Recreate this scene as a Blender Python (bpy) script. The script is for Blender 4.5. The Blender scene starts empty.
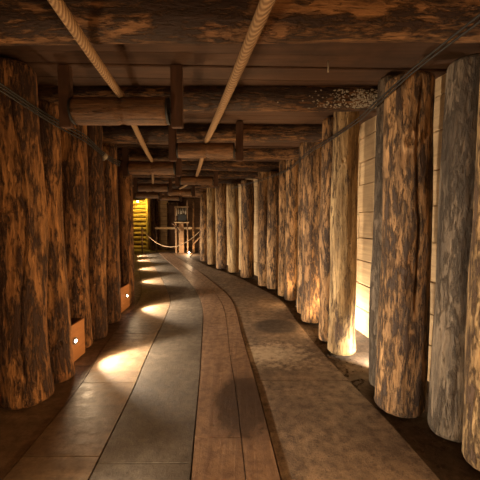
import bpy, bmesh, math, random
from mathutils import Vector, Matrix, noise
C = bpy.context.scene.collection
EYE = 1.34
random.seed(7)

# ------------------------------------------------------------------ helpers
def interp(pts, z):
    if z <= pts[0][0]:
        a, b = pts[0], pts[1]
    elif z >= pts[-1][0]:
        a, b = pts[-2], pts[-1]
    else:
        for a, b in zip(pts, pts[1:]):
            if a[0] <= z <= b[0]: break
        # smooth (catmull-rom style) inside
        i = pts.index(a)
        p0 = pts[max(i-1, 0)]; p3 = pts[min(i+2, len(pts)-1)]
        h = b[0]-a[0]; t = (z-a[0])/h
        m0 = (b[1]-p0[1])/(b[0]-p0[0]) if b[0] != p0[0] else 0
        m1 = (p3[1]-a[1])/(p3[0]-a[0])
        t2, t3 = t*t, t*t*t
        return (2*t3-3*t2+1)*a[1]+(t3-2*t2+t)*h*m0+(-2*t3+3*t2)*b[1]+(t3-t2)*h*m1
    return a[1]+(b[1]-a[1])*(z-a[0])/(b[0]-a[0])

STRIP = [(-3,.22),(0,.08),(2.3,-.08),(3.6,-.19),(5.1,-.37),(6.3,-.66),(8.75,-1.48),(11,-2.32),(14.8,-3.7),(17,-4.5)]
def sc(z): return interp(STRIP, z)
def head(z):
    return (sc(z+.2)-sc(z-.2))/.4          # dX/dY of the gallery axis

def new_obj(name, me, mat=None, parent=None, loc=(0,0,0)):
    o = bpy.data.objects.new(name, me); C.objects.link(o)
    if mat: me.materials.append(mat)
    o.location = loc
    if parent: o.parent = parent
    return o
def tag(o, label=None, cat=None, group=None, kind=None):
    if label: o['label'] = label
    if cat: o['category'] = cat
    if group: o['group'] = group
    if kind: o['kind'] = kind
    return o
def empty(name, loc, rz=0):
    o = bpy.data.objects.new(name, None); C.objects.link(o)
    o.location = loc; o.rotation_euler = (0,0,rz); o.empty_display_size = .1
    return o
def bm_obj(name, bm, mat, parent=None, loc=(0,0,0), smooth=False):
    me = bpy.data.meshes.new(name); bm.to_mesh(me); bm.free()
    if smooth:
        for p in me.polygons: p.use_smooth = True
    return new_obj(name, me, mat, parent, loc)
def box(bm, c, s, rz=0, jitter=0):
    M = Matrix.Translation(c) @ Matrix.Rotation(rz, 4, 'Z')
    vs = []
    for x in (-.5,.5):
        for y in (-.5,.5):
            for z in (-.5,.5):
                j = Vector((random.uniform(-jitter,jitter),random.uniform(-jitter,jitter),random.uniform(-jitter,jitter)))
                vs.append(bm.verts.new(M @ (Vector((x*s[0],y*s[1],z*s[2]))+j)))
    fs = [(0,1,3,2),(4,6,7,5),(0,4,5,1),(2,3,7,6),(0,2,6,4),(1,5,7,3)]
    return [bm.faces.new([vs[i] for i in f]) for f in fs]
def bev(bm, w=.004, seg=2):
    bmesh.ops.recalc_face_normals(bm, faces=bm.faces)
    bmesh.ops.bevel(bm, geom=[e for e in bm.edges], offset=w, segments=seg, affect='EDGES', clamp_overlap=True)
def tube(bm, pts, r, n=8, cap=True):
    rings = []
    pts = [Vector(p) for p in pts]
    for i, p in enumerate(pts):
        d = (pts[min(i+1,len(pts)-1)]-pts[max(i-1,0)]).normalized()
        up = Vector((0,0,1)) if abs(d.z) < .9 else Vector((1,0,0))
        a = d.cross(up).normalized(); b = d.cross(a)
        rr = r(i/(len(pts)-1)) if callable(r) else r
        rings.append([bm.verts.new(p+(a*math.cos(t)+b*math.sin(t))*rr) for t in [2*math.pi*k/n for k in range(n)]])
    for A, B in zip(rings, rings[1:]):
        for k in range(n): bm.faces.new((A[k],A[(k+1)%n],B[(k+1)%n],B[k]))
    if cap:
        bm.faces.new(rings[0][::-1]); bm.faces.new(rings[-1])
    bmesh.ops.recalc_face_normals(bm, faces=bm.faces)

# ------------------------------------------------------------------ materials
def mat_base(name, rough=.8):
    m = bpy.data.materials.new(name); m.use_nodes = True
    nt = m.node_tree; b = nt.nodes['Principled BSDF']
    b.inputs['Roughness'].default_value = rough
    return m, nt, b
def N(nt, t, **kw):
    n = nt.nodes.new(t)
    for k, v in kw.items():
        if k in n.inputs.keys() if isinstance(k, str) else False: n.inputs[k].default_value = v
        else: setattr(n, k, v)
    return n
def ramp(nt, src, stops):
    r = nt.nodes.new('ShaderNodeValToRGB'); e = r.color_ramp.elements
    while len(e) < len(stops): e.new(.5)
    for el, (p, c) in zip(e, stops):
        el.position = p; el.color = (*c, 1) if len(c) == 3 else c
    nt.links.new(src, r.inputs[0]); return r.outputs[0]
def g(v): return (v, v, v)
def mixc(nt, fac, a, b, mode='MIX'):
    m = nt.nodes.new('ShaderNodeMix'); m.data_type = 'RGBA'; m.blend_type = mode
    for s, v in ((m.inputs[0], fac), (m.inputs[6], a), (m.inputs[7], b)):
        if hasattr(v, 'is_linked'): nt.links.new(v, s)
        else: s.default_value = v if not isinstance(v, tuple) else (*v, 1)
    return m.outputs[2]
def math_(nt, op, a, b=0.0):
    m = nt.nodes.new('ShaderNodeMath'); m.operation = op
    for s, v in ((m.inputs[0], a), (m.inputs[1], b)):
        if hasattr(v, 'is_linked'): nt.links.new(v, s)
        else: s.default_value = v
    return m.outputs[0]
def coords(nt, scale, rnd=True, kind='Object'):
    tc = nt.nodes.new('ShaderNodeTexCoord'); mp = nt.nodes.new('ShaderNodeMapping')
    mp.inputs['Scale'].default_value = scale
    nt.links.new(tc.outputs[kind], mp.inputs[0])
    if rnd:
        oi = nt.nodes.new('ShaderNodeObjectInfo')
        v = nt.nodes.new('ShaderNodeVectorMath'); v.operation = 'SCALE'; v.inputs[0].default_value = (37, 53, 71)
        nt.links.new(oi.outputs['Random'], v.inputs['Scale'])
        nt.links.new(v.outputs[0], mp.inputs['Location'])
    return mp.outputs[0]
def noise_(nt, vec, scale, detail=5, rough=.6, dist=0):
    n = nt.nodes.new('ShaderNodeTexNoise'); n.inputs['Scale'].default_value = scale
    n.inputs['Detail'].default_value = detail; n.inputs['Roughness'].default_value = rough
    n.inputs['Distortion'].default_value = dist
    nt.links.new(vec, n.inputs['Vector']); return n.outputs['Fac']
def bump(nt, b, h, strength, dist):
    n = nt.nodes.new('ShaderNodeBump'); n.inputs['Strength'].default_value = strength; n.inputs['Distance'].default_value = dist
    nt.links.new(h, n.inputs['Height']); nt.links.new(n.outputs[0], b.inputs['Normal'])

def log_mat(name, light, mid, bark, thr=.5, rough=.75, soft=.05, stretch=.55):
    """peeled timber with ragged dark strips of bark left on, grain along local z"""
    m, nt, b = mat_base(name, rough)
    v1 = coords(nt, (6, 6, 6*stretch*.45)); v2 = coords(nt, (26, 26, 5.5)); v3 = coords(nt, (1.6, 1.6, .9))
    v4 = coords(nt, (90, 90, 5))
    n1 = noise_(nt, v1, 1.3, 8, .68, .5)
    n2 = noise_(nt, v2, 1.0, 6, .7, .4)
    n3 = noise_(nt, v3, 1.0, 4, .5, .2)
    n4 = noise_(nt, v4, 1.0, 3, .6)
    n5 = noise_(nt, coords(nt, (55, 55, 14)), 1.0, 4, .65, .3)
    s = math_(nt, 'ADD', math_(nt, 'MULTIPLY', n1, .36), math_(nt, 'MULTIPLY', n2, .38))
    s = math_(nt, 'ADD', s, math_(nt, 'MULTIPLY', n5, .26))
    s = math_(nt, 'ADD', s, math_(nt, 'MULTIPLY', math_(nt, 'SUBTRACT', n3, .5), .14))
    mask = ramp(nt, s, [(thr-soft*.6, g(0)), (thr+soft*.6, g(1))])
    wood = mixc(nt, ramp(nt, n3, [(.35, g(0)), (.65, g(1))]), light, mid)
    n6 = noise_(nt, coords(nt, (14, 14, 1.6)), 1.0, 6, .7, .3)
    wood = mixc(nt, ramp(nt, n6, [(.40, g(0)), (.62, g(.85))]), wood, tuple(x*.42 for x in mid))
    fib = ramp(nt, math_(nt, 'ADD', math_(nt, 'MULTIPLY', n4, .5), math_(nt, 'MULTIPLY', n5, .5)), [(.34, g(.45)), (.56, g(1.12))])
    wood = mixc(nt, 1.0, wood, fib, 'MULTIPLY')
    bk = mixc(nt, ramp(nt, n2, [(.4, g(0)), (.7, g(1))]), bark, tuple(x*2.2 for x in bark))
    col = mixc(nt, mask, wood, bk)
    speck = nt.nodes.new('ShaderNodeTexVoronoi'); speck.inputs['Scale'].default_value = 1.0
    nt.links.new(coords(nt, (46, 46, 20)), speck.inputs['Vector'])
    sm = ramp(nt, speck.outputs['Distance'], [(.08, g(1)), (.2, g(0))])
    sm = math_(nt, 'MULTIPLY', sm, ramp(nt, n2, [(.5, g(0)), (.6, g(1))]))
    col = mixc(nt, sm, col, tuple(x*.7 for x in bark))
    nt.links.new(col, b.inputs['Base Color'])
    h = math_(nt, 'ADD', math_(nt, 'MULTIPLY', mask, .8), math_(nt, 'MULTIPLY', n4, .35))
    h = math_(nt, 'ADD', h, math_(nt, 'MULTIPLY', n2, .8))
    h = math_(nt, 'ADD', h, math_(nt, 'MULTIPLY', n5, .6))
    bump(nt, b, h, 1.0, .02)
    return m
def board_mat(name, a, c, dark, scale=(2, 2, 30), rough=.8, rnd=True, kind='Object', bs=.7):
    m, nt, b = mat_base(name, rough)
    n1 = noise_(nt, coords(nt, scale, rnd, kind), 1, 6, .65, .6)
    n2 = noise_(nt, coords(nt, (3, 3, 3), rnd, kind), 1, 5, .6, .3)
    col = mixc(nt, ramp(nt, n1, [(.35, g(0)), (.65, g(1))]), a, c)
    col = mixc(nt, ramp(nt, n2, [(.5, g(0)), (.75, g(.8))]), col, dark)
    nt.links.new(col, b.inputs['Base Color'])
    bump(nt, b, n1, bs, .006)
    return m
def plain(name, col, rough=.6, metal=0, emit=None, es=0):
    m, nt, b = mat_base(name, rough)
    b.inputs['Base Color'].default_value = (*col, 1); b.inputs['Metallic'].default_value = metal
    if emit:
        b.inputs['Emission Color'].default_value = (*emit, 1); b.inputs['Emission Strength'].default_value = es
    n = noise_(nt, coords(nt, (30, 30, 30)), 1, 4)
    bump(nt, b, n, .2, .002)
    return m

M = {}
M['orange'] = log_mat('orange_peeled_timber', (.62,.30,.10), (.36,.155,.05), (.03,.012,.006), .505)
M['tan']    = log_mat('tan_peeled_timber', (.70,.40,.17), (.42,.215,.08), (.035,.018,.009), .512)
M['pale']   = log_mat('pale_peeled_timber', (.64,.43,.20), (.45,.26,.10), (.055,.028,.013), .54)
M['grey']   = log_mat('grey_weathered_timber', (.30,.22,.14), (.17,.115,.07), (.045,.03,.018), .52)
M['beam']   = log_mat('brown_beam_timber', (.44,.22,.085), (.20,.09,.035), (.025,.012,.007), .495)
M['roller'] = log_mat('smooth_roller_timber', (.27,.13,.05), (.17,.08,.03), (.05,.02,.01), .60, .55)
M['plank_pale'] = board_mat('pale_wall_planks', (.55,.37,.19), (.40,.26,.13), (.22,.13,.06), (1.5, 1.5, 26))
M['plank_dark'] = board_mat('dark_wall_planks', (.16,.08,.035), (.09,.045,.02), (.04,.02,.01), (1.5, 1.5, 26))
M['plank_ceiling'] = board_mat('dark_ceiling_planks', (.10,.048,.024), (.06,.028,.014), (.03,.015,.009), (1.2, 24, 24))
M['plank_mid'] = board_mat('brown_end_planks', (.30,.17,.08), (.18,.10,.045), (.08,.04,.02), (1.5, 1.5, 18))
M['hanger'] = board_mat('rusty_hanger', (.10,.045,.022), (.065,.028,.014), (.04,.018,.01), (20, 20, 2))
M['box'] = board_mat('orange_box_board', (.50,.22,.07), (.42,.175,.052), (.28,.12,.04), (2, 3, 30), .6)
M['rubber'] = plain('black_cable', (.02,.018,.016), .5)
M['steel'] = plain('brushed_lamp_ring', (.35,.33,.3), .35, .9)
M['lens'] = plain('lit_lens', (1,1,1), .3, 0, (1,.9,.72), 45)
M['lens_yellow'] = plain('lit_yellow_bulb', (1,1,1), .3, 0, (1,.85,.35), 25)
M['salt'] = plain('salt_crust', (.36,.30,.215), .8)
M['crack'] = plain('dark_cavity', (.02,.012,.008), .9)

def rope_mat():
    m, nt, b = mat_base('tan_rope', .85)
    tc = nt.nodes.new('ShaderNodeTexCoord')
    w = nt.nodes.new('ShaderNodeTexWave'); w.wave_type = 'BANDS'; w.bands_direction = 'DIAGONAL'
    w.inputs['Scale'].default_value = 22; w.inputs['Distortion'].default_value = .6
    nt.links.new(tc.outputs['Object'], w.inputs['Vector'])
    col = mixc(nt, w.outputs['Fac'], (.22,.125,.06), (.42,.27,.14))
    nt.links.new(col, b.inputs['Base Color']); bump(nt, b, w.outputs['Fac'], .6, .006)
    return m
M['rope'] = rope_mat()

def floor_mat(name, a, c, dark, rough=.45, grain=(3, 3, 3), patch=None, speck=.0, worn=None, pale=None):
    m, nt, b = mat_base(name, rough)
    v = coords(nt, (1,1,1), False, 'Object')
    n1 = noise_(nt, v, 1.3, 6, .6, .4); n2 = noise_(nt, v, 14, 6, .7); n3 = noise_(nt, v, 90, 3, .7)
    ng = noise_(nt, coords(nt, grain, False), 1, 6, .6, .8)
    col = mixc(nt, ramp(nt, n1, [(.35, g(0)), (.65, g(1))]), a, c)
    col = mixc(nt, ramp(nt, n2, [(.42, g(0)), (.66, g(.9))]), col, dark)
    col = mixc(nt, math_(nt, 'MULTIPLY', ramp(nt, ng, [(.42, g(0)), (.62, g(1))]), .6), col, dark)
    col = mixc(nt, math_(nt, 'MULTIPLY', ramp(nt, n3, [(.55, g(0)), (.7, g(1))]), speck), col, tuple(x*.4 for x in dark))
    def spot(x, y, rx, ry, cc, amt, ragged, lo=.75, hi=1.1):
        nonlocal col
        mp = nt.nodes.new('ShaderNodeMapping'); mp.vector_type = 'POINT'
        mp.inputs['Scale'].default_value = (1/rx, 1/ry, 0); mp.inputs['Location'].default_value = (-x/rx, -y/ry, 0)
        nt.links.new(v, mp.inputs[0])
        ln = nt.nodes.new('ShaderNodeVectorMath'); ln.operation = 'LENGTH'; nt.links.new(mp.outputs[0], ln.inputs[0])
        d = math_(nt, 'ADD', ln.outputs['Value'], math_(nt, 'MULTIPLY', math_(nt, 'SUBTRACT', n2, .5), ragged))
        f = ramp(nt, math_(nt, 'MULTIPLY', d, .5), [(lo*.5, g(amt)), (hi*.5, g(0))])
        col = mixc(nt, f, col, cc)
    for s in (patch or []): spot(*s)
    nt.links.new(col, b.inputs['Base Color'])
    rr = ramp(nt, n2, [(.3, g(rough-.12)), (.7, g(rough+.2))]); nt.links.new(rr, b.inputs['Roughness'])
    h = math_(nt, 'ADD', math_(nt, 'MULTIPLY', n2, .8), math_(nt, 'MULTIPLY', n3, .4))
    h = math_(nt, 'ADD', h, math_(nt, 'MULTIPLY', ng, .5))
    bump(nt, b, h, .35 if speck < .8 else .9, .012 if speck < .8 else .014)
    return m
M['fl_base'] = floor_mat('dusty_dark_ground', (.15,.095,.055), (.09,.055,.032), (.04,.025,.015), .8, speck=.4)
M['fl_wood'] = floor_mat('worn_floor_plate', (.30,.20,.115), (.23,.15,.085), (.13,.08,.045), .42, (1.5, 12, 1))
M['fl_grey'] = floor_mat('grey_floor_plate', (.20,.155,.11), (.15,.115,.08), (.085,.062,.042), .5, (3, 3, 1), None, .6)
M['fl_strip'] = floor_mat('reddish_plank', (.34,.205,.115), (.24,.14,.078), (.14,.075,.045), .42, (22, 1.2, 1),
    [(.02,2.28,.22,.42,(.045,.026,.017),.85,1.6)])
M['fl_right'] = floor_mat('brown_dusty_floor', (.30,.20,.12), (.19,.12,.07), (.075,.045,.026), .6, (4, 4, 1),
    [(.47,4.02,.30,.30,(.025,.015,.01),.9,.5), (.25,3.15,.45,.28,(.55,.42,.28),.85,3.2,.2,1.2)], .9)  # one dark round patch and one paler ragged patch in the colour

# ------------------------------------------------------------------ logs
def log_mesh(name, L, r, seed, nseg=40, nring=60, taper=.06, wob=.018, lump=.07, cracks=(), knots=(), bend=0.0, flare=.0):
    """a natural trunk along local z: bends, lumps, drying cracks cut into it, knots standing proud"""
    bm = bmesh.new(); rings = []
    off = Vector((seed*13.7, seed*7.3, seed*3.1))
    for i in range(nring+1):
        t = i/nring; z = t*L
        cx = wob*noise.noise(Vector((z*.9, 0, seed*5.3)))*2 + bend*math.sin(math.pi*t)
        cy = wob*noise.noise(Vector((0, z*.9, seed*4.1)))*2
        R0 = r*(1+taper*(.5-t)) * (1+flare*max(0, 1-t*9)**2)
        e = min(t, 1-t)*L
        if e < .02: R0 *= .90+.10*(e/.02)
        ring = []
        for k in range(nseg):
            a = 2*math.pi*k/nseg
            dv = Vector((math.cos(a), math.sin(a), 0))
            q = Vector((math.cos(a)*1.2, math.sin(a)*1.2, z*1.1))+off
            f = 1+lump*noise.noise(q)+lump*.35*noise.noise(q*3.1)+.02*noise.noise(Vector((dv.x*7, dv.y*7, z*6))+off)
            for (ca, z0, z1, dep, wd) in cracks:
                if z0 < z < z1:
                    cc = ca+.22*noise.noise(Vector((z*1.6, seed, 0)))+.05*noise.noise(Vector((z*8, seed, 0)))
                    da = abs((a-cc+math.pi)%(2*math.pi)-math.pi)*r
                    fade = min(1, (z-z0)/.15, (z1-z)/.15)
                    if da < wd: f -= dep/r*fade*(1-da/wd)
            for (ka, kz, kr, kh) in knots:
                da = ((a-ka+math.pi)%(2*math.pi)-math.pi)*r
                d = math.hypot(da, (z-kz)*.8)/kr
                if d < 1.4:
                    f += kh/r*(math.exp(-((d-.75)/.3)**2) - .9*math.exp(-(d/.4)**2))
            ring.append(bm.verts.new((cx+dv.x*R0*f, cy+dv.y*R0*f, z)))
        rings.append(ring)
    for A, B in zip(rings, rings[1:]):
        for k in range(nseg): bm.faces.new((A[k],A[(k+1)%nseg],B[(k+1)%nseg],B[k]))
    f0 = bm.faces.new(rings[0][::-1]); f1 = bm.faces.new(rings[-1])
    me = bpy.data.meshes.new(name); bm.to_mesh(me); bm.free()
    for p in me.polygons: p.use_smooth = len(p.vertices) == 4
    return me

def post(x, y, r, mat, label, top=2.44, group=None, lean=(0,0), hi=False, name='timber_post', **kw):
    seed = random.uniform(1, 90)
    for by in (1.78,2.88,3.98,5.15,6.2,7.25,8.3,9.4,10.5,11.8,13.2):
        if abs(by-y) < r+(.12 if y < 5.6 else .24): top = min(top, 2.292)
    me = log_mesh(name, top, r, seed, 110 if hi else 36, 170 if hi else 60, **kw)
    o = new_obj(name, me, M[mat], None, (x, y, 0))
    o.rotation_euler = (lean[1], lean[0], 0)
    tag(o, label, 'timber post', group); return o
PI = math.pi
GL, GR = 'timber posts along the left wall', 'timber posts along the right wall'
# angle toward camera from a post
def ca(x, y): return math.atan2(-y, -x)
# left side
post(-1.615, 2.36, .163, 'orange', 'thickest orange-brown log post at the left edge, with a long winding crack', 2.44, GL, (-.012,0), True,
     cracks=((ca(-1.6,2.36)+.10, .1, 2.35, .05, .011),), knots=((ca(-1.6,2.36)-.5, 1.35, .05, .01),), flare=.06, wob=.02)
post(-1.56, 2.68, .112, 'orange', 'slimmer log post between the thick cracked post and the nearest lamp box', 2.44, GL, (-.03,0), True,
     knots=((ca(-1.5,2.6)+.2, .32, .035, .008),(ca(-1.5,2.6)-.2, 1.0, .04, .01)), flare=.12, wob=.022)
post(-1.755, 3.36, .145, 'orange', 'log post rising directly behind the nearest lamp box on the left', 2.44, GL, (0,0), True,
     knots=((ca(-1.7,3.3)+.3, .62, .05, .01),), wob=.012)
post(-1.665, 3.64, .115, 'orange', 'reddish narrow post just beyond the nearest lamp box', 2.44, GL, wob=.012)
post(-1.735, 4.2, .13, 'orange', 'dark log post midway between the two visible lamp boxes', 2.44, GL, wob=.012)
post(-1.80, 4.46, .105, 'orange', 'thin shadowed post touching the near end of the far lamp box', 2.44, GL, wob=.008)
post(-1.845, 5.18, .11, 'orange', 'last visible left-hand post, just past the far lamp box', 2.44, GL, wob=.006)
for i, y in enumerate((6.0, 6.45, 7.4, 7.95, 8.3, 9.3, 9.8, 10.2, 11.2, 11.7, 12.6, 13.2)):
    post(-.345*y-.16, y, .11, 'orange', 'log post round the bend, hidden behind the left row', 2.44, 'left posts beyond the bend', wob=.01)
# right side
post(1.15, 2.24, .157, 'tan', 'thickest log post on the right, with a big knot and a long crack', 2.30, GR, (.0,0), True,
     cracks=((ca(1.15,2.24)+.42, .7, 2.28, .05, .010),), knots=((ca(1.15,2.24)+.12, 1.86, .055, .012),(ca(1.15,2.24)-.1, 1.0, .04, .006)), flare=.02, wob=.02)
post(1.15, 2.545, .088, 'grey', 'slim greyish post leaning against the back of the thickest right post', 2.44, GR, hi=True, wob=.018)
post(1.345, 1.98, .122, 'grey', 'grey weathered log post right beside the thickest right post', 2.44, GR, (.015,0), True, wob=.02)
post(1.395, 1.70, .125, 'pale', 'pale log post at the far right edge, nearest of the right row', 2.44, GR, (.0,0), True, wob=.02)
post(1.05, 3.24, .128, 'pale', 'pale smooth post brightly lit at its foot beside the white planks', 2.44, GR, (.0,0), True,
     knots=((ca(1.05,3.24)-.1, 1.92, .03, .008),(ca(1.05,3.24)+.5, 1.1, .03, .006)), flare=.08, wob=.008)
post(.995, 3.56, .105, 'tan', 'brown post directly behind the left side of the bright-footed post', 2.44, GR, wob=.01)
post(.965, 4.25, .135, 'tan', 'rough brown post beside the dark round floor stain', 2.44, GR, hi=True, wob=.01)
post(.935, 4.62, .10, 'tan', 'narrow post tucked behind the one beside the floor stain', 2.44, GR, wob=.008)
post(.88, 5.42, .12, 'tan', 'near post of the third pair on the right', 2.44, GR, wob=.01)
post(.79, 5.73, .10, 'tan', 'far slimmer post of the third pair on the right', 2.44, GR, wob=.01)
post(.655, 6.32, .12, 'tan', 'near post of the dark double post at the start of the bend', 2.44, GR, wob=.01)
post(.50, 6.62, .125, 'tan', 'far post of the dark double post at the start of the bend', 2.44, GR, wob=.01)
post(.175, 7.6, .155, 'tan', 'wide post at the bend, first after the dark double post', 2.44, GR, wob=.01)
post(-.165, 8.35, .135, 'pale', 'second post after the dark double post, round the bend', 2.44, GR, wob=.01)
post(-.52, 9.0, .145, 'tan', 'third post after the dark double post, round the bend', 2.44, GR, wob=.01)
post(-.885, 9.85, .13, 'pale', 'last but one post of the far right row', 2.44, GR, wob=.01)
post(-1.23, 10.7, .11, 'tan', 'farthest post of the right row, where the rope barrier ends', 2.44, GR, wob=.01)

# ------------------------------------------------------------------ setting
def wall(name, path, mat, boards, h=2.5, thick=.04, closed_back=True, gap=.008, seg=1.3):
    """horizontal board wall following a path of (x, y)"""
    bm = bmesh.new()
    for A, B in zip(path, path[1:]):
        d = Vector((B[0]-A[0], B[1]-A[1])); L = d.length; a = math.atan2(d.y, d.x)
        z = 0; bh = boards
        n = max(1, round(L/seg))
        while z < h-.01:
            hh = min(bh*random.uniform(.88, 1.12), h-z)
            for i in range(n):
                t = (i+.5)/n
                c = (A[0]+d.x*t, A[1]+d.y*t, z+hh/2)
                nrm = random.uniform(-.008, .008)
                box(bm, (c[0]-math.sin(a)*nrm, c[1]+math.cos(a)*nrm, c[2]), (L/n-.006, thick, hh-gap), a)
            z += hh
    bev(bm, .005, 1)
    if closed_back:
        for A, B in zip(path, path[1:]):
            d = Vector((B[0]-A[0], B[1]-A[1])); a = math.atan2(d.y, d.x)
            s = closed_back if closed_back in (1, -1) and closed_back is not True else 1
            c = ((A[0]+B[0])/2-math.sin(a)*.05*s, (A[1]+B[1])/2+math.cos(a)*.05*s, h/2)
            box(bm, c, (d.length+.04, .05, h+.3), a)
    o = bm_obj(name, bm, M[mat]); tag(o, kind='structure'); return o
RW = [(1.72,-3),(1.72,1.0),(1.65,2.2),(1.54,3.0),(1.46,3.9),(1.27,4.9),(1.08,5.9),(.72,7.1),(.34,8.1),(-.1,9.1),(-.5,10.1),(-.95,11.0)]
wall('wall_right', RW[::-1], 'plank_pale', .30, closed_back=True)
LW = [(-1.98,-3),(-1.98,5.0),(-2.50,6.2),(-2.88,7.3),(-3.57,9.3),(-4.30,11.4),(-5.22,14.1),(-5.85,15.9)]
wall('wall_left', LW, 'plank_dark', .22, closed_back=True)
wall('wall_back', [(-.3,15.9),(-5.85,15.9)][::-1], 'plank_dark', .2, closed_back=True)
wall('wall_side', [(-.3,15.9),(-.3,11.0),(-.95,11.0)], 'plank_dark', .22, closed_back=True)

# floor
def strip_mesh(bm, xl, xr, z0, z1, zt, thick, step=.2, gapj=None, amp=0):
    n = max(1, int(round((z1-z0)/step)))
    prev = None
    rows = []
    for i in range(n+1):
        y = z0+(z1-z0)*i/n
        a, b = xl(y), xr(y)
        rows.append([bm.verts.new((a,y,zt)), bm.verts.new((b,y,zt)), bm.verts.new((b,y,zt-thick)), bm.verts.new((a,y,zt-thick))])
    for A, B in zip(rows, rows[1:]):
        for k in range(4): bm.faces.new((A[k],A[(k+1)%4],B[(k+1)%4],B[k]))
    bm.faces.new(rows[0][::-1]); bm.faces.new(rows[-1])
bm = bmesh.new(); box(bm, (-1.8, 6.4, -.06), (9.2, 19.6, .06))
fl = bm_obj('floor', bm, M['fl_base']); tag(fl, kind='structure')
SEAM1 = [(-3,-1.15),(0,-1.18),(2.4,-1.29),(3.32,-1.45),(5.43,-1.73),(6.5,-2.03),(8,-2.52),(10,-3.2),(13,-4.25),(15.8,-5.2)]
SEAM2 = [(-3,-.65),(0,-.70),(2.33,-.84),(3.15,-.93),(4.47,-1.05),(5.43,-1.2),(7.9,-2.0),(10,-2.75),(13,-3.85),(15.8,-4.8)]
LEDGE = [(-3,-.02),(0,-.14),(2.29,-.315),(3.08,-.385),(4.99,-.60),(6.5,-.965),(8.75,-1.70),(11,-2.55),(14.8,-3.93),(15.8,-4.3)]
MID = [(-3,.22),(0,.12),(2.29,-.02),(3.08,-.096),(4.47,-.205),(5.2,-.31),(6.4,-.6),(8.75,-1.44),(11,-2.30),(14.8,-3.7),(15.8,-4.05)]
REDGE = [(-3,.45),(0,.32),(2.29,.157),(3.6,.034),(5.23,-.12),(6.2,-.36),(8.75,-1.20),(11,-2.05),(14.8,-3.45),(15.8,-3.8)]
RFL = [(-3,1.2),(0,1.15),(2.0,1.0),(2.5,.93),(3.2,.84),(4.2,.76),(5.4,.68),(6.5,.33),(7.6,-.05),(9,-.75),(10.7,-1.45),(12,-1.9),(15.8,-1.9)]
f_ = lambda P, o=0: (lambda y: interp(P, y)+o)
G = .005
def plates(name, L, R, cuts, mat, parent=fl, zt=0.0, th=.03):
    for a, b in zip(cuts, cuts[1:]):
        bm = bmesh.new(); strip_mesh(bm, L, R, a+G*.7, b-G*.7, zt+random.uniform(-.001, .001), th)
        bev(bm, .003, 1) if False else bmesh.ops.recalc_face_normals(bm, faces=bm.faces)
        bm_obj(name, bm, M[mat], parent)
plates('floor_edge', f_(SEAM1,-.75), f_(SEAM1,-G), [-3,1.2,2.9,4.6,6.6,9,12,15.8], 'fl_wood', zt=-.006)
plates('floor_plate', f_(SEAM1,G), f_(SEAM2,-G), [-3,.6,1.75,2.58,3.75,5.0,6.2,7.4,8.6,10,12,14,15.8], 'fl_wood')
plates('floor_plate', f_(SEAM2,G), f_(LEDGE,-G), [-3,.2,1.7,4.75,6.3,8,10,12,14,15.8], 'fl_grey')
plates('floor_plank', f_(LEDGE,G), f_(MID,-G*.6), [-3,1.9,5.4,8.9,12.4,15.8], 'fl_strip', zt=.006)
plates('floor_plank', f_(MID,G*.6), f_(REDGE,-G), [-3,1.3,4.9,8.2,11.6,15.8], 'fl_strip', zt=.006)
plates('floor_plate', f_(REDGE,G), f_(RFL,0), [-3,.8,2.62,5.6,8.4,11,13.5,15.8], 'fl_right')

# loose rubble edge beside the right posts
bm = bmesh.new()
for i in range(1300):
    y = random.uniform(1.7, 10.5); x = interp(RFL, y)+random.gauss(.06, .10)
    if x < interp(RFL, y)-.10: continue
    s = random.uniform(.003, .011)*(1 if x > interp(RFL, y) else .7)
    bmesh.ops.create_icosphere(bm, subdivisions=1, radius=s, matrix=Matrix.Translation((x, y, -.002 if x < interp(RFL,y) else -.027))@Matrix.Diagonal((random.uniform(.7,1.5),random.uniform(.7,1.5),.7,1)))
gv = bm_obj('loose_gravel', bm, M['fl_base']); tag(gv, 'crumbs of loose dirt scattered along the foot of the right-hand posts', 'gravel', kind='stuff')

# ceiling: planks across the gallery above the beams
bm = bmesh.new(); y = -3
while y < 15.9:
    w = random.uniform(.16, .26)
    cx = sc(y)*.75-.15; 
    a = math.atan(-head(y)*.45) if y < 12 else 0
    box(bm, (cx-.1, y+w/2, 2.50+random.uniform(-.012,.012)), (5.2 if y < 8 else 7.4, w-.012, .045), a, .004)
    y += w
bev(bm, .006, 1)
box(bm, (-1.8, 6.4, 2.60), (9.6, 19.6, .05))
ce = bm_obj('ceiling', bm, M['plank_ceiling']); tag(ce, kind='structure')

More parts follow.
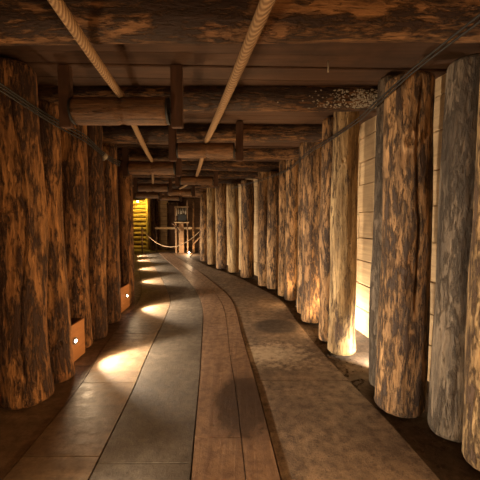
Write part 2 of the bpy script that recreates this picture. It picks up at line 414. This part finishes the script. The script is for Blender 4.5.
# crossbeams
beam_def = [(.35,'crossbeam over the viewer, nearest of all'),
    (1.78,'nearest big rough crossbeam under the dark ceiling planks, above the thick right post'),
    (2.88,'rough crossbeam with a white salt crust on its right end'),
    (3.98,'crossbeam just behind the salt-crusted one'),
    (5.15,'crossbeam above the second left-hand roller'),
    (6.2,'fourth crossbeam beyond the salt-crusted one, before the bend'),
    (7.25,'dim crossbeam at the bend'), (8.3,'dim crossbeam past the bend'), (9.4,'dim crossbeam past the bend'),
    (10.5,'dim crossbeam past the bend'), (11.8,'dim crossbeam past the bend'), (13.2,'dim crossbeam past the bend')]
crust_parent = None
for i, (y, lab) in enumerate(beam_def):
    xl = -1.9 if y < 5.3 else -.35*y-.2
    xr = interp([(0,1.5),(3,1.45),(4.6,1.25),(5.6,1.05),(6.6,.8),(7.6,.45),(9,-.2),(10.7,-.9),(12,-.5),(14,-.5)], y)
    hs = head(y)*.45; xm = (xl+xr)/2
    L = (xr-xl)
    r = .118
    me = log_mesh('crossbeam', L, r, random.uniform(1, 90), 64 if 1 < y < 6 else 32, 110 if 1 < y < 6 else 50, .04, .012, .07)
    o = new_obj('crossbeam', me, M['beam'], None, (xl, y-(L/2)*(-hs)*-1*0, 2.345+.01))
    # local z -> world x (with slight yaw following the bend)
    yaw = math.atan(-hs) if y > 5.5 else random.uniform(-.01, .01)
    o.rotation_euler = (0, PI/2, yaw)
    # keep the middle at y
    o.location = (xm-math.cos(yaw)*L/2, y-math.sin(yaw)*L/2, 2.30+r+.005)
    tag(o, lab, 'ceiling beam', 'crossbeams carrying the ceiling planks')
    if abs(y-2.88) < .01: crust_parent = (o, L)
# salt crust on the beam's lower right
o, L = crust_parent
bm = bmesh.new()
for i in range(1300):
    lz = L-.13-abs(random.gauss(0, .27)); 
    if lz < L-1.15: continue
    if noise.noise(Vector((lz*9, i%7*.9, 3.3))) < -.02+random.uniform(-.15,.15): continue
    ang = random.uniform(-.15, 1.15)      # lower front face
    r = .121
    # local axes: z-> world x, x -> world -z, y -> world y
    s = random.uniform(.003, .009)
    bmesh.ops.create_icosphere(bm, subdivisions=1, radius=s, matrix=Matrix.Translation((r*math.sin(ang)*1.0, -r*math.cos(ang), lz))@Matrix.Diagonal((random.uniform(.6,1.3),random.uniform(.6,1.3),random.uniform(.8,1.9),1)))
c = bm_obj('salt_crust', bm, M['salt'], o); c['label'] = 'whitish lumpy salt crust'; c['kind'] = 'stuff'

# longitudinal header logs above each wall top (left & right) are hidden by the posts: not built

# ------------------------------------------------------------------ rollers, hangers, ropes
def roller_set(x, y, w, r, yaw, lab, zc=EYE+.81, hb=.69):
    t = empty('rope_roller', (x, y, 0), yaw)
    tag(t, lab, 'roller', 'wooden rope rollers hung under the ceiling')
    me = log_mesh('roller', w, r, random.uniform(1, 90), 48, 60, .0, .0, .012)
    # groove where the rope rides
    for v in me.vertices:
        d = abs(v.co.z-w/2)
        if d < .035:
            k = 1-.13*(1-d/.035); v.co.x *= k; v.co.y *= k
    o = new_obj('roller', me, M['roller'], t, (-w/2, 0, zc)); o.rotation_euler = (0, PI/2, 0)
    bm = bmesh.new()
    bmesh.ops.create_cone(bm, cap_ends=True, segments=16, radius1=.022, radius2=.022, depth=w+.19, matrix=Matrix.Translation((0,0,zc))@Matrix.Rotation(PI/2,4,'Y'))
    bm_obj('axle', bm, M['rubber'], t, smooth=False)
    for s in (-1, 1):
        bm = bmesh.new(); zt = 2.475; zb = EYE+hb
        box(bm, (s*(w/2+.065), 0, (zt+zb)/2), (.085, .06, zt-zb)); bev(bm, .006, 2)
        bm_obj('hanger', bm, M['hanger'], t)
    for s in (-1, 1):
        bm = bmesh.new()
        bmesh.ops.create_cone(bm, cap_ends=True, segments=24, radius1=r*.98, radius2=r*.98, depth=.016, matrix=Matrix.Translation((s*(w/2+.002),0,zc))@Matrix.Rotation(PI/2,4,'Y'))
        bm_obj('end_band', bm, M['rubber'], t)
    return t
LR = [(-.875,2.42),(-1.35,4.98),(-2.10,7.8),(-2.92,10.15)]
RR = [(-.39,3.74),(-.87,6.5),(-1.70,9.1),(-2.47,11.35)]
names_l = ['nearest and largest wooden rope roller, hanging at upper left', 'second roller of the left rope, seen beyond the largest one', 'far dim roller of the left rope', 'farthest roller of the left rope']
names_r = ['nearest wooden rope roller of the right-hand rope, near the middle of the ceiling', 'second roller of the right-hand rope', 'far dim roller of the right-hand rope','farthest roller of the right-hand rope']
for (x, y), l in zip(LR, names_l): roller_set(x, y, .69, .098, math.atan(-head(y)*.4) if y > 5.5 else 0, l)
for (x, y), l in zip(RR, names_r): roller_set(x, y, .64, .088, math.atan(-head(y)*.4) if y > 5.5 else 0, l)
def rope(name, ways, r, lab, sag=.03, cat='rope'):
    pts = []
    for A, B in zip(ways, ways[1:]):
        A = Vector(A); B = Vector(B); n = 14
        for i in range(n):
            t = i/n; p = A.lerp(B, t); p.z -= sag*4*t*(1-t); pts.append(p)
    pts.append(Vector(ways[-1]))
    bm = bmesh.new(); tube(bm, pts, r, 14)
    o = bm_obj(name, bm, M['rope'], smooth=True); tag(o, lab, cat); return o
zr = EYE+.81+.098+.012
rope('haulage_rope', [(-.62,.3,zr),(-.875,2.42,zr),(-1.35,4.98,zr),(-2.10,7.8,zr),(-2.92,10.15,zr),(-3.9,12.8,zr+.05)], .027, 'thick tan rope lying over the left-hand rollers')
zr2 = zr-.008
rope('haulage_rope', [(.33,.3,zr2),(-.39,3.74,zr2),(-.87,6.5,zr2),(-1.70,9.1,zr2),(-2.47,11.35,zr2),(-3.0,12.8,zr2+.05)], .030, 'thick tan rope lying over the right-hand rollers, at ceiling centre')

# cables along the post tops
def cable(pts, r, lab, group):
    bm = bmesh.new(); tube(bm, pts, r, 8)
    o = bm_obj('cable', bm, M['rubber'], smooth=True); tag(o, lab, 'cable', group); return o
def lcab(k):
    P = []
    for i in range(90):
        y = .2+i*.045
        sagw = .018*math.sin(y*4.2+k*.6)
        x = interp([(0,-1.36),(2.4,-1.415),(3.0,-1.45),(3.6,-1.53),(4.3,-1.57)], y)
        P.append((x+.006*k, y, EYE+.79-.014*y-.014*abs(math.sin(y*2.1))+.02*k+sagw*.5))
    return P
for k, l in enumerate(('lowest black cable looped along the left post tops', 'middle black cable looped along the left post tops', 'topmost black cable looped along the left post tops')):
    cable(lcab(k), .0065, l, 'black cables on the left')
def rcab(k):
    P = []
    for i in range(150):
        y = .3+i*.052
        x = interp([(0,1.02),(1.7,.955),(2.3,.945),(2.6,.955),(3.2,.90),(4.2,.80),(5.4,.73),(6.3,.44),(7.6,-.02),(8.3,-.32)], y)
        P.append((x-.004*k, y, EYE+.815-.018*abs(math.sin(y*1.7))+.022*k+.004*math.sin(y*5+k)))
    return P
for k, l in enumerate(('lower thin black cable along the right post tops', 'upper thin black cable along the right post tops')):
    cable(rcab(k), .0055, l, 'black cables on the right')
# small bracket lamp where the left cables end
t = empty('cable_clamp', (-1.525, 3.66, 2.07)); tag(t, 'small pale clamp holding the black cables on the left post tops', 'clamp')
bm = bmesh.new(); bmesh.ops.create_uvsphere(bm, u_segments=16, v_segments=10, radius=.03, matrix=Matrix.Diagonal((1,1,1.3,1)))
bm_obj('insulator', bm, M['salt'], t, smooth=True)
bm = bmesh.new(); box(bm, (-.02,0,.0), (.03,.03,.10)); bev(bm, .003, 1); bm_obj('bracket', bm, M['steel'], t)
# thin wire hanging at top centre-right
bm = bmesh.new(); tube(bm, [(.63,2.36,2.49),(.632,2.355,2.44),(.628,2.35,2.40)], .006, 8)
o = bm_obj('wire_stub', bm, M['salt'], smooth=True); tag(o, 'short pale wire end poking down from the ceiling planks', 'wire')

# ------------------------------------------------------------------ lamp boxes
def lamp(name, typ, loc, energy, col, parent=None, **kw):
    d = bpy.data.lights.new(name, typ); d.energy = energy; d.color = col
    for k, v in kw.items(): setattr(d, k, v)
    o = bpy.data.objects.new(name, d); C.objects.link(o); o.location = loc
    if parent: o.parent = parent
    return o
def lamp_box(x, y, yaw, lab, w=.40, h=.36, depth=.22, ly=0., energy=30, col=(1,.88,.70), size=math.radians(92), tilt=0, blend=.5, lz=.20, group='lamp boxes between the left posts', spill=.42):
    """local +x faces the gallery, local y runs along the wall"""
    t = empty('lamp_box', (x, y, 0), yaw); tag(t, lab, 'lamp box', group)
    bm = bmesh.new(); box(bm, (-.012, 0, h/2+.001), (.024, w, h)); bev(bm, .003, 1)
    bm_obj('front_board', bm, M['box'], t)
    bm = bmesh.new(); box(bm, (-.024-depth/2, 0, h-.012), (depth, w, .022)); bev(bm, .003, 1)
    bm_obj('top_board', bm, M['hanger'], t)
    for s in (-1, 1):
        bm = bmesh.new(); box(bm, (-.024-depth/2, s*(w/2-.012), (h-.025)/2), (depth, .02, h-.027)); bm_obj('side_board', bm, M['box'], t)
    bm = bmesh.new()
    tube(bm, [(.0,ly,lz),(.012,ly,lz)], .036, 24)
    ring = bm_obj('lamp_ring', bm, M['steel'], t)
    bm = bmesh.new()
    bmesh.ops.create_uvsphere(bm, u_segments=16, v_segments=10, radius=.015, matrix=Matrix.Translation((.014,ly,lz))@Matrix.Diagonal((.4,1,1,1)))
    bm_obj('lamp_lens', bm, M['lens'], ring, smooth=True)
    s = lamp('spot_beam', 'SPOT', (.03, ly, lz), energy, col, t, spot_size=size, spot_blend=blend, shadow_soft_size=.015)
    s.rotation_euler = (0, -PI/2+tilt, 0)
    if spill:
        s2 = lamp('wide_beam', 'SPOT', (.035, ly, lz+.01), energy*spill, (1,.70,.40), t, spot_size=math.radians(165), spot_blend=1, shadow_soft_size=.03)
        s2.rotation_euler = (0, -PI/2-math.radians(24), 0)
    return t
SP = 270
lamp_box(-1.575, 2.985, 0, 'nearest orange lamp box glowing between the left-hand posts', .40, energy=SP)
lamp_box(-1.735, 4.79, 0, 'small farther lamp box glowing low beside the last left post', .36, energy=SP, ly=.04)
for y in (6.9, 8.75, 10.65, 12.1):
    lamp_box(-.342*y-.03, y, math.atan(.34), 'lamp box round the bend, hidden behind the left row', .4, energy=SP*.9, group='lamp boxes beyond the bend')
lamp_box(-1.55, 1.0, 0, 'added lamp box on the left just outside the view', .4, energy=SP)  # unseen box, added to light the right-hand posts
# right-hand box, warm: unseen, added to light the left posts
WARM = (1,.62,.29)
lamp_box(1.40, .75, PI, 'added lamp box on the right just outside the view', .4, energy=215, col=WARM, spill=.0, size=math.radians(150), tilt=.3, blend=.9, lz=.25, group='added lamp boxes on the right')
# small upright floor lamp behind the thick right post, lighting the planks and the pale post
t = empty('unseen_floor_lamp', (1.30, 2.74, -.03)); tag(t, 'small floor spotlight hidden behind the thickest right post', 'floor lamp')
bm = bmesh.new(); tube(bm, [(0,0,0),(0,0,.012)], .05, 20); bm_obj('lamp_base', bm, M['steel'], t)
bm = bmesh.new(); tube(bm, [(0,-.03,.10),(0,.05,.12)], .035, 20); hd = bm_obj('lamp_head', bm, M['rubber'], t)
bm = bmesh.new(); tube(bm, [(0,0,.01),(0,0,.09)], .01, 10); bm_obj('lamp_stem', bm, M['steel'], t)
bm = bmesh.new(); tube(bm, [(0,.0495,.1195),(0,.053,.1205)], .028, 20); bm_obj('lamp_lens', bm, M['lens'], hd)
s = lamp('spot_beam', 'SPOT', (0, .07, .14), 120, (1,.88,.68), t, spot_size=math.radians(140), spot_blend=.6, shadow_soft_size=.03)
s.rotation_euler = (PI/2-.02, 0, -.30)

for (px, py, ll) in ((1.12, 3.90, 'small added floor spotlight hidden behind the post beside the floor stain'), (.93, 5.05, 'small added floor spotlight hidden behind the third pair of right posts')):  # unseen lamps, added as warm fill for the left posts and ceiling
    t = empty('unseen_floor_lamp', (px, py, -.03)); tag(t, ll, 'floor lamp')
    bm = bmesh.new(); tube(bm, [(0,0,0),(0,0,.012)], .05, 20); bm_obj('lamp_base', bm, M['steel'], t)
    bm = bmesh.new(); tube(bm, [(0,0,.01),(0,0,.12)], .035, 16); bm_obj('lamp_head', bm, M['rubber'], t)
    s = lamp('spot_beam', 'SPOT', (0, 0, .14), 90, WARM, t, spot_size=math.radians(150), spot_blend=.8, shadow_soft_size=.05)
    s.rotation_euler = (0, math.radians(125), 0)
    if py < 4:
        s = lamp('plank_beam', 'SPOT', (.02, 0, .14), 75, (1,.86,.64), t, spot_size=math.radians(150), spot_blend=.8, shadow_soft_size=.05)  # second added beam, brightens the wall planks
        s.rotation_euler = (0, -math.radians(96), math.radians(-12))
# ------------------------------------------------------------------ far end
post(-4.29, 14.98, .10, 'pale', 'yellow-lit post at the far end beside the yellow wall', 2.44, wob=.008)
post(-3.95, 14.45, .10, 'beam', 'dark post next to the yellow-lit far post', 2.44, wob=.008)
post(-3.88, 14.9, .09, 'beam', 'dark post left of the far plank wall', 2.44, wob=.008)
def thing_boards(name, lab, cat, parts, loc=(0,0,0), rz=0):
    t = empty(name, loc, rz); tag(t, lab, cat)
    for pn, mat, items in parts:
        for it in items:
            bm = bmesh.new(); box(bm, it[0], it[1]); bev(bm, .006, 1)
            bm_obj(pn, bm, M[mat], t)
    return t
t = empty('stacked_log_wall', (-4.72, 15.35, 0)); tag(t, 'wall of stacked round timbers glowing yellow at the far left end', 'log wall')
for k in range(11):
    me = log_mesh('stacked_log', 1.05, .098, random.uniform(1, 90), 20, 16, .0, .006, .05)
    o = new_obj('stacked_log', me, M['pale'], t, (-.52, 0, .10+.215*k)); o.rotation_euler = (0, PI/2, 0)
thing_boards('light_screen', 'added dark plank screen keeping the yellow light left of the dark far posts', 'partition',  # unseen screen, added to stop the bulb's light spreading right
    [('plank', 'plank_dark', [((0,0,.12+.24*k), (.05,.95,.23)) for k in range(10)])], (-4.02, 15.1, 0))
# plank partition with a plain dark door beside it
thing_boards('plank_partition', 'brown plank partition at the far end, left of the dark door', 'partition',
    [('plank', 'plank_pale', [((0,0,.12+.19*k), (.62,.05,.178)) for k in range(12)]),
     ('upright', 'beam', [((-.28,.04,1.15),(.08,.05,2.3)), ((.28,.04,1.15),(.08,.05,2.3))])], (-3.72, 15.2, 0))
t = thing_boards('wooden_door', 'plain dark wooden door at the far end of the gallery', 'door',
    [('door_panel', 'hanger', [((0,0,1.05),(.42,.05,2.1))]), ('door_frame', 'beam', [((-.25,.0,1.1),(.07,.09,2.2)), ((.25,.0,1.1),(.07,.09,2.2)), ((0,0,2.17),(.44,.09,.08))])], (-3.17, 15.2, 0))
thing_boards('guard_rail', 'horizontal wooden rail across the far end', 'railing',
    [('rail', 'plank_pale', [((0,0,1.03),(1.95,.05,.09))]), ('rail_post', 'beam', [((-.93,.06,.55),(.07,.07,1.1)), ((.93,.06,.55),(.07,.07,1.1))])], (-2.72, 13.9, 0))
# winch-like timber stand with tools hung on it
t = thing_boards('timber_stand', 'timber stand at the far end hung with pale tools', 'stand',
    [('upright', 'plank_mid', [((-.24,0,.95),(.07,.07,1.9)), ((.24,0,1.1),(.05,.05,2.2))]),
     ('shelf', 'plank_pale', [((0,0,1.28),(.62,.22,.05))]),
     ('cross_arm', 'plank_pale', [((0,.02,1.92),(.58,.05,.06))]),
     ('chest', 'rubber', [((.02,.04,1.46),(.36,.16,.3))]),
     ('trunk', 'plank_mid', [((-.02,.02,.62),(.20,.14,1.24))])], (-2.42, 13.3, 0))
for k in range(6):
    bm = bmesh.new(); x = -.2+k*.075
    tube(bm, [(x, -.02, 1.93),(x+.01, -.03, 1.80),(x+random.uniform(-.02,.02), -.02, 1.66-random.uniform(0,.1))], lambda q: .010+.008*q, 8)
    bm_obj('hanging_tool', bm, M['salt'], t, smooth=True)
bm = bmesh.new(); tube(bm, [(-.36,-.12,1.25),(-.2,-.13,1.1),(-.08,-.14,.86)], .03, 8); bm_obj('lever', bm, M['beam'], t)
post(-1.98, 13.6, .05, 'tan', 'thin pole at the far end, right of the timber stand', 2.44, wob=.004)
bm = bmesh.new(); tube(bm, [(-1.98,13.45,.35),(-1.72,13.45,.62),(-1.45,13.45,.88)], .03, 8)
o = bm_obj('diagonal_brace', bm, M['plank_mid']); tag(o, 'diagonal wooden brace leaning beside the thin far pole', 'brace')
# rope barrier
P = []
A = Vector((-4.05,13.17,1.05)); B = Vector((-1.35,10.75,1.0))
for i in range(41):
    t_ = i/40; p = A.lerp(B, t_); p.z -= .72*4*t_*(1-t_)*.9; P.append(p)
bm = bmesh.new(); tube(bm, P, .014, 10); o = bm_obj('barrier_rope', bm, M['rope'], smooth=True)
tag(o, 'sagging tan barrier rope hung across the far end of the gallery', 'rope')
bm = bmesh.new()
tube(bm, [(-4.05,13.22,0),(-4.05,13.22,1.1)], .03, 12)
o = bm_obj('barrier_post', bm, M['beam']); tag(o, 'thin dark post holding the left end of the barrier rope', 'post')
# small floor light and yellow bulb
t = empty('ground_light', (-2.06,12.9,0)); tag(t, 'tiny white light on the floor at the far end', 'lamp')
bm = bmesh.new(); tube(bm, [(0,0,0),(0,0,.05)], .035, 16); bm_obj('lamp_base', bm, M['steel'], t)
bm = bmesh.new(); bmesh.ops.create_uvsphere(bm, u_segments=12, v_segments=8, radius=.028, matrix=Matrix.Translation((0,0,.06))); bm_obj('lamp_lens', bm, M['lens'], t, smooth=True)
lamp('glow_light', 'POINT', (0,0,.25), 40, (1,.66,.36), t, shadow_soft_size=.03)
t = empty('hanging_bulb', (-4.68,14.72,2.47)); tag(t, 'yellow bulb hanging high beside the yellow far wall', 'lamp')
bm = bmesh.new(); tube(bm, [(0,0,0),(0,0,-.2)], .012, 8); bm_obj('flex', bm, M['rubber'], t)
bm = bmesh.new(); bmesh.ops.create_uvsphere(bm, u_segments=12, v_segments=8, radius=.045, matrix=Matrix.Translation((0,0,-.24))); bm_obj('bulb', bm, M['lens_yellow'], t, smooth=True)
bl = lamp('bulb_light', 'SPOT', (0,-.02,-.32), 150, (1,.72,.09), t, spot_size=math.radians(165), spot_blend=.4, shadow_soft_size=.05)
bl.rotation_euler = (math.radians(62), 0, math.radians(-12))

# ------------------------------------------------------------------ bare fill light added behind the viewer, dim world
lamp('gallery_fill', 'POINT', (.30, -.7, 1.35), 46, (1,.56,.25), shadow_soft_size=.12)
w = bpy.data.worlds.new('World'); bpy.context.scene.world = w; w.use_nodes = True
w.node_tree.nodes['Background'].inputs[0].default_value = (1,.6,.32,1); w.node_tree.nodes['Background'].inputs[1].default_value = .02

# ------------------------------------------------------------------ camera
cd = bpy.data.cameras.new('Camera'); cd.lens = 24; cd.sensor_width = 36; cd.clip_start = .05
co = bpy.data.objects.new('Camera', cd); C.objects.link(co)
co.location = (0,0,EYE); co.rotation_euler = (math.radians(90-3.4), 0, 0)
sc_ = bpy.context.scene; sc_.camera = co
sc_.view_settings.view_transform = 'Standard'; sc_.view_settings.look = 'None'
sc_.view_settings.gamma = 1; sc_.view_settings.use_curve_mapping = False
sc_.view_settings.exposure = -.32
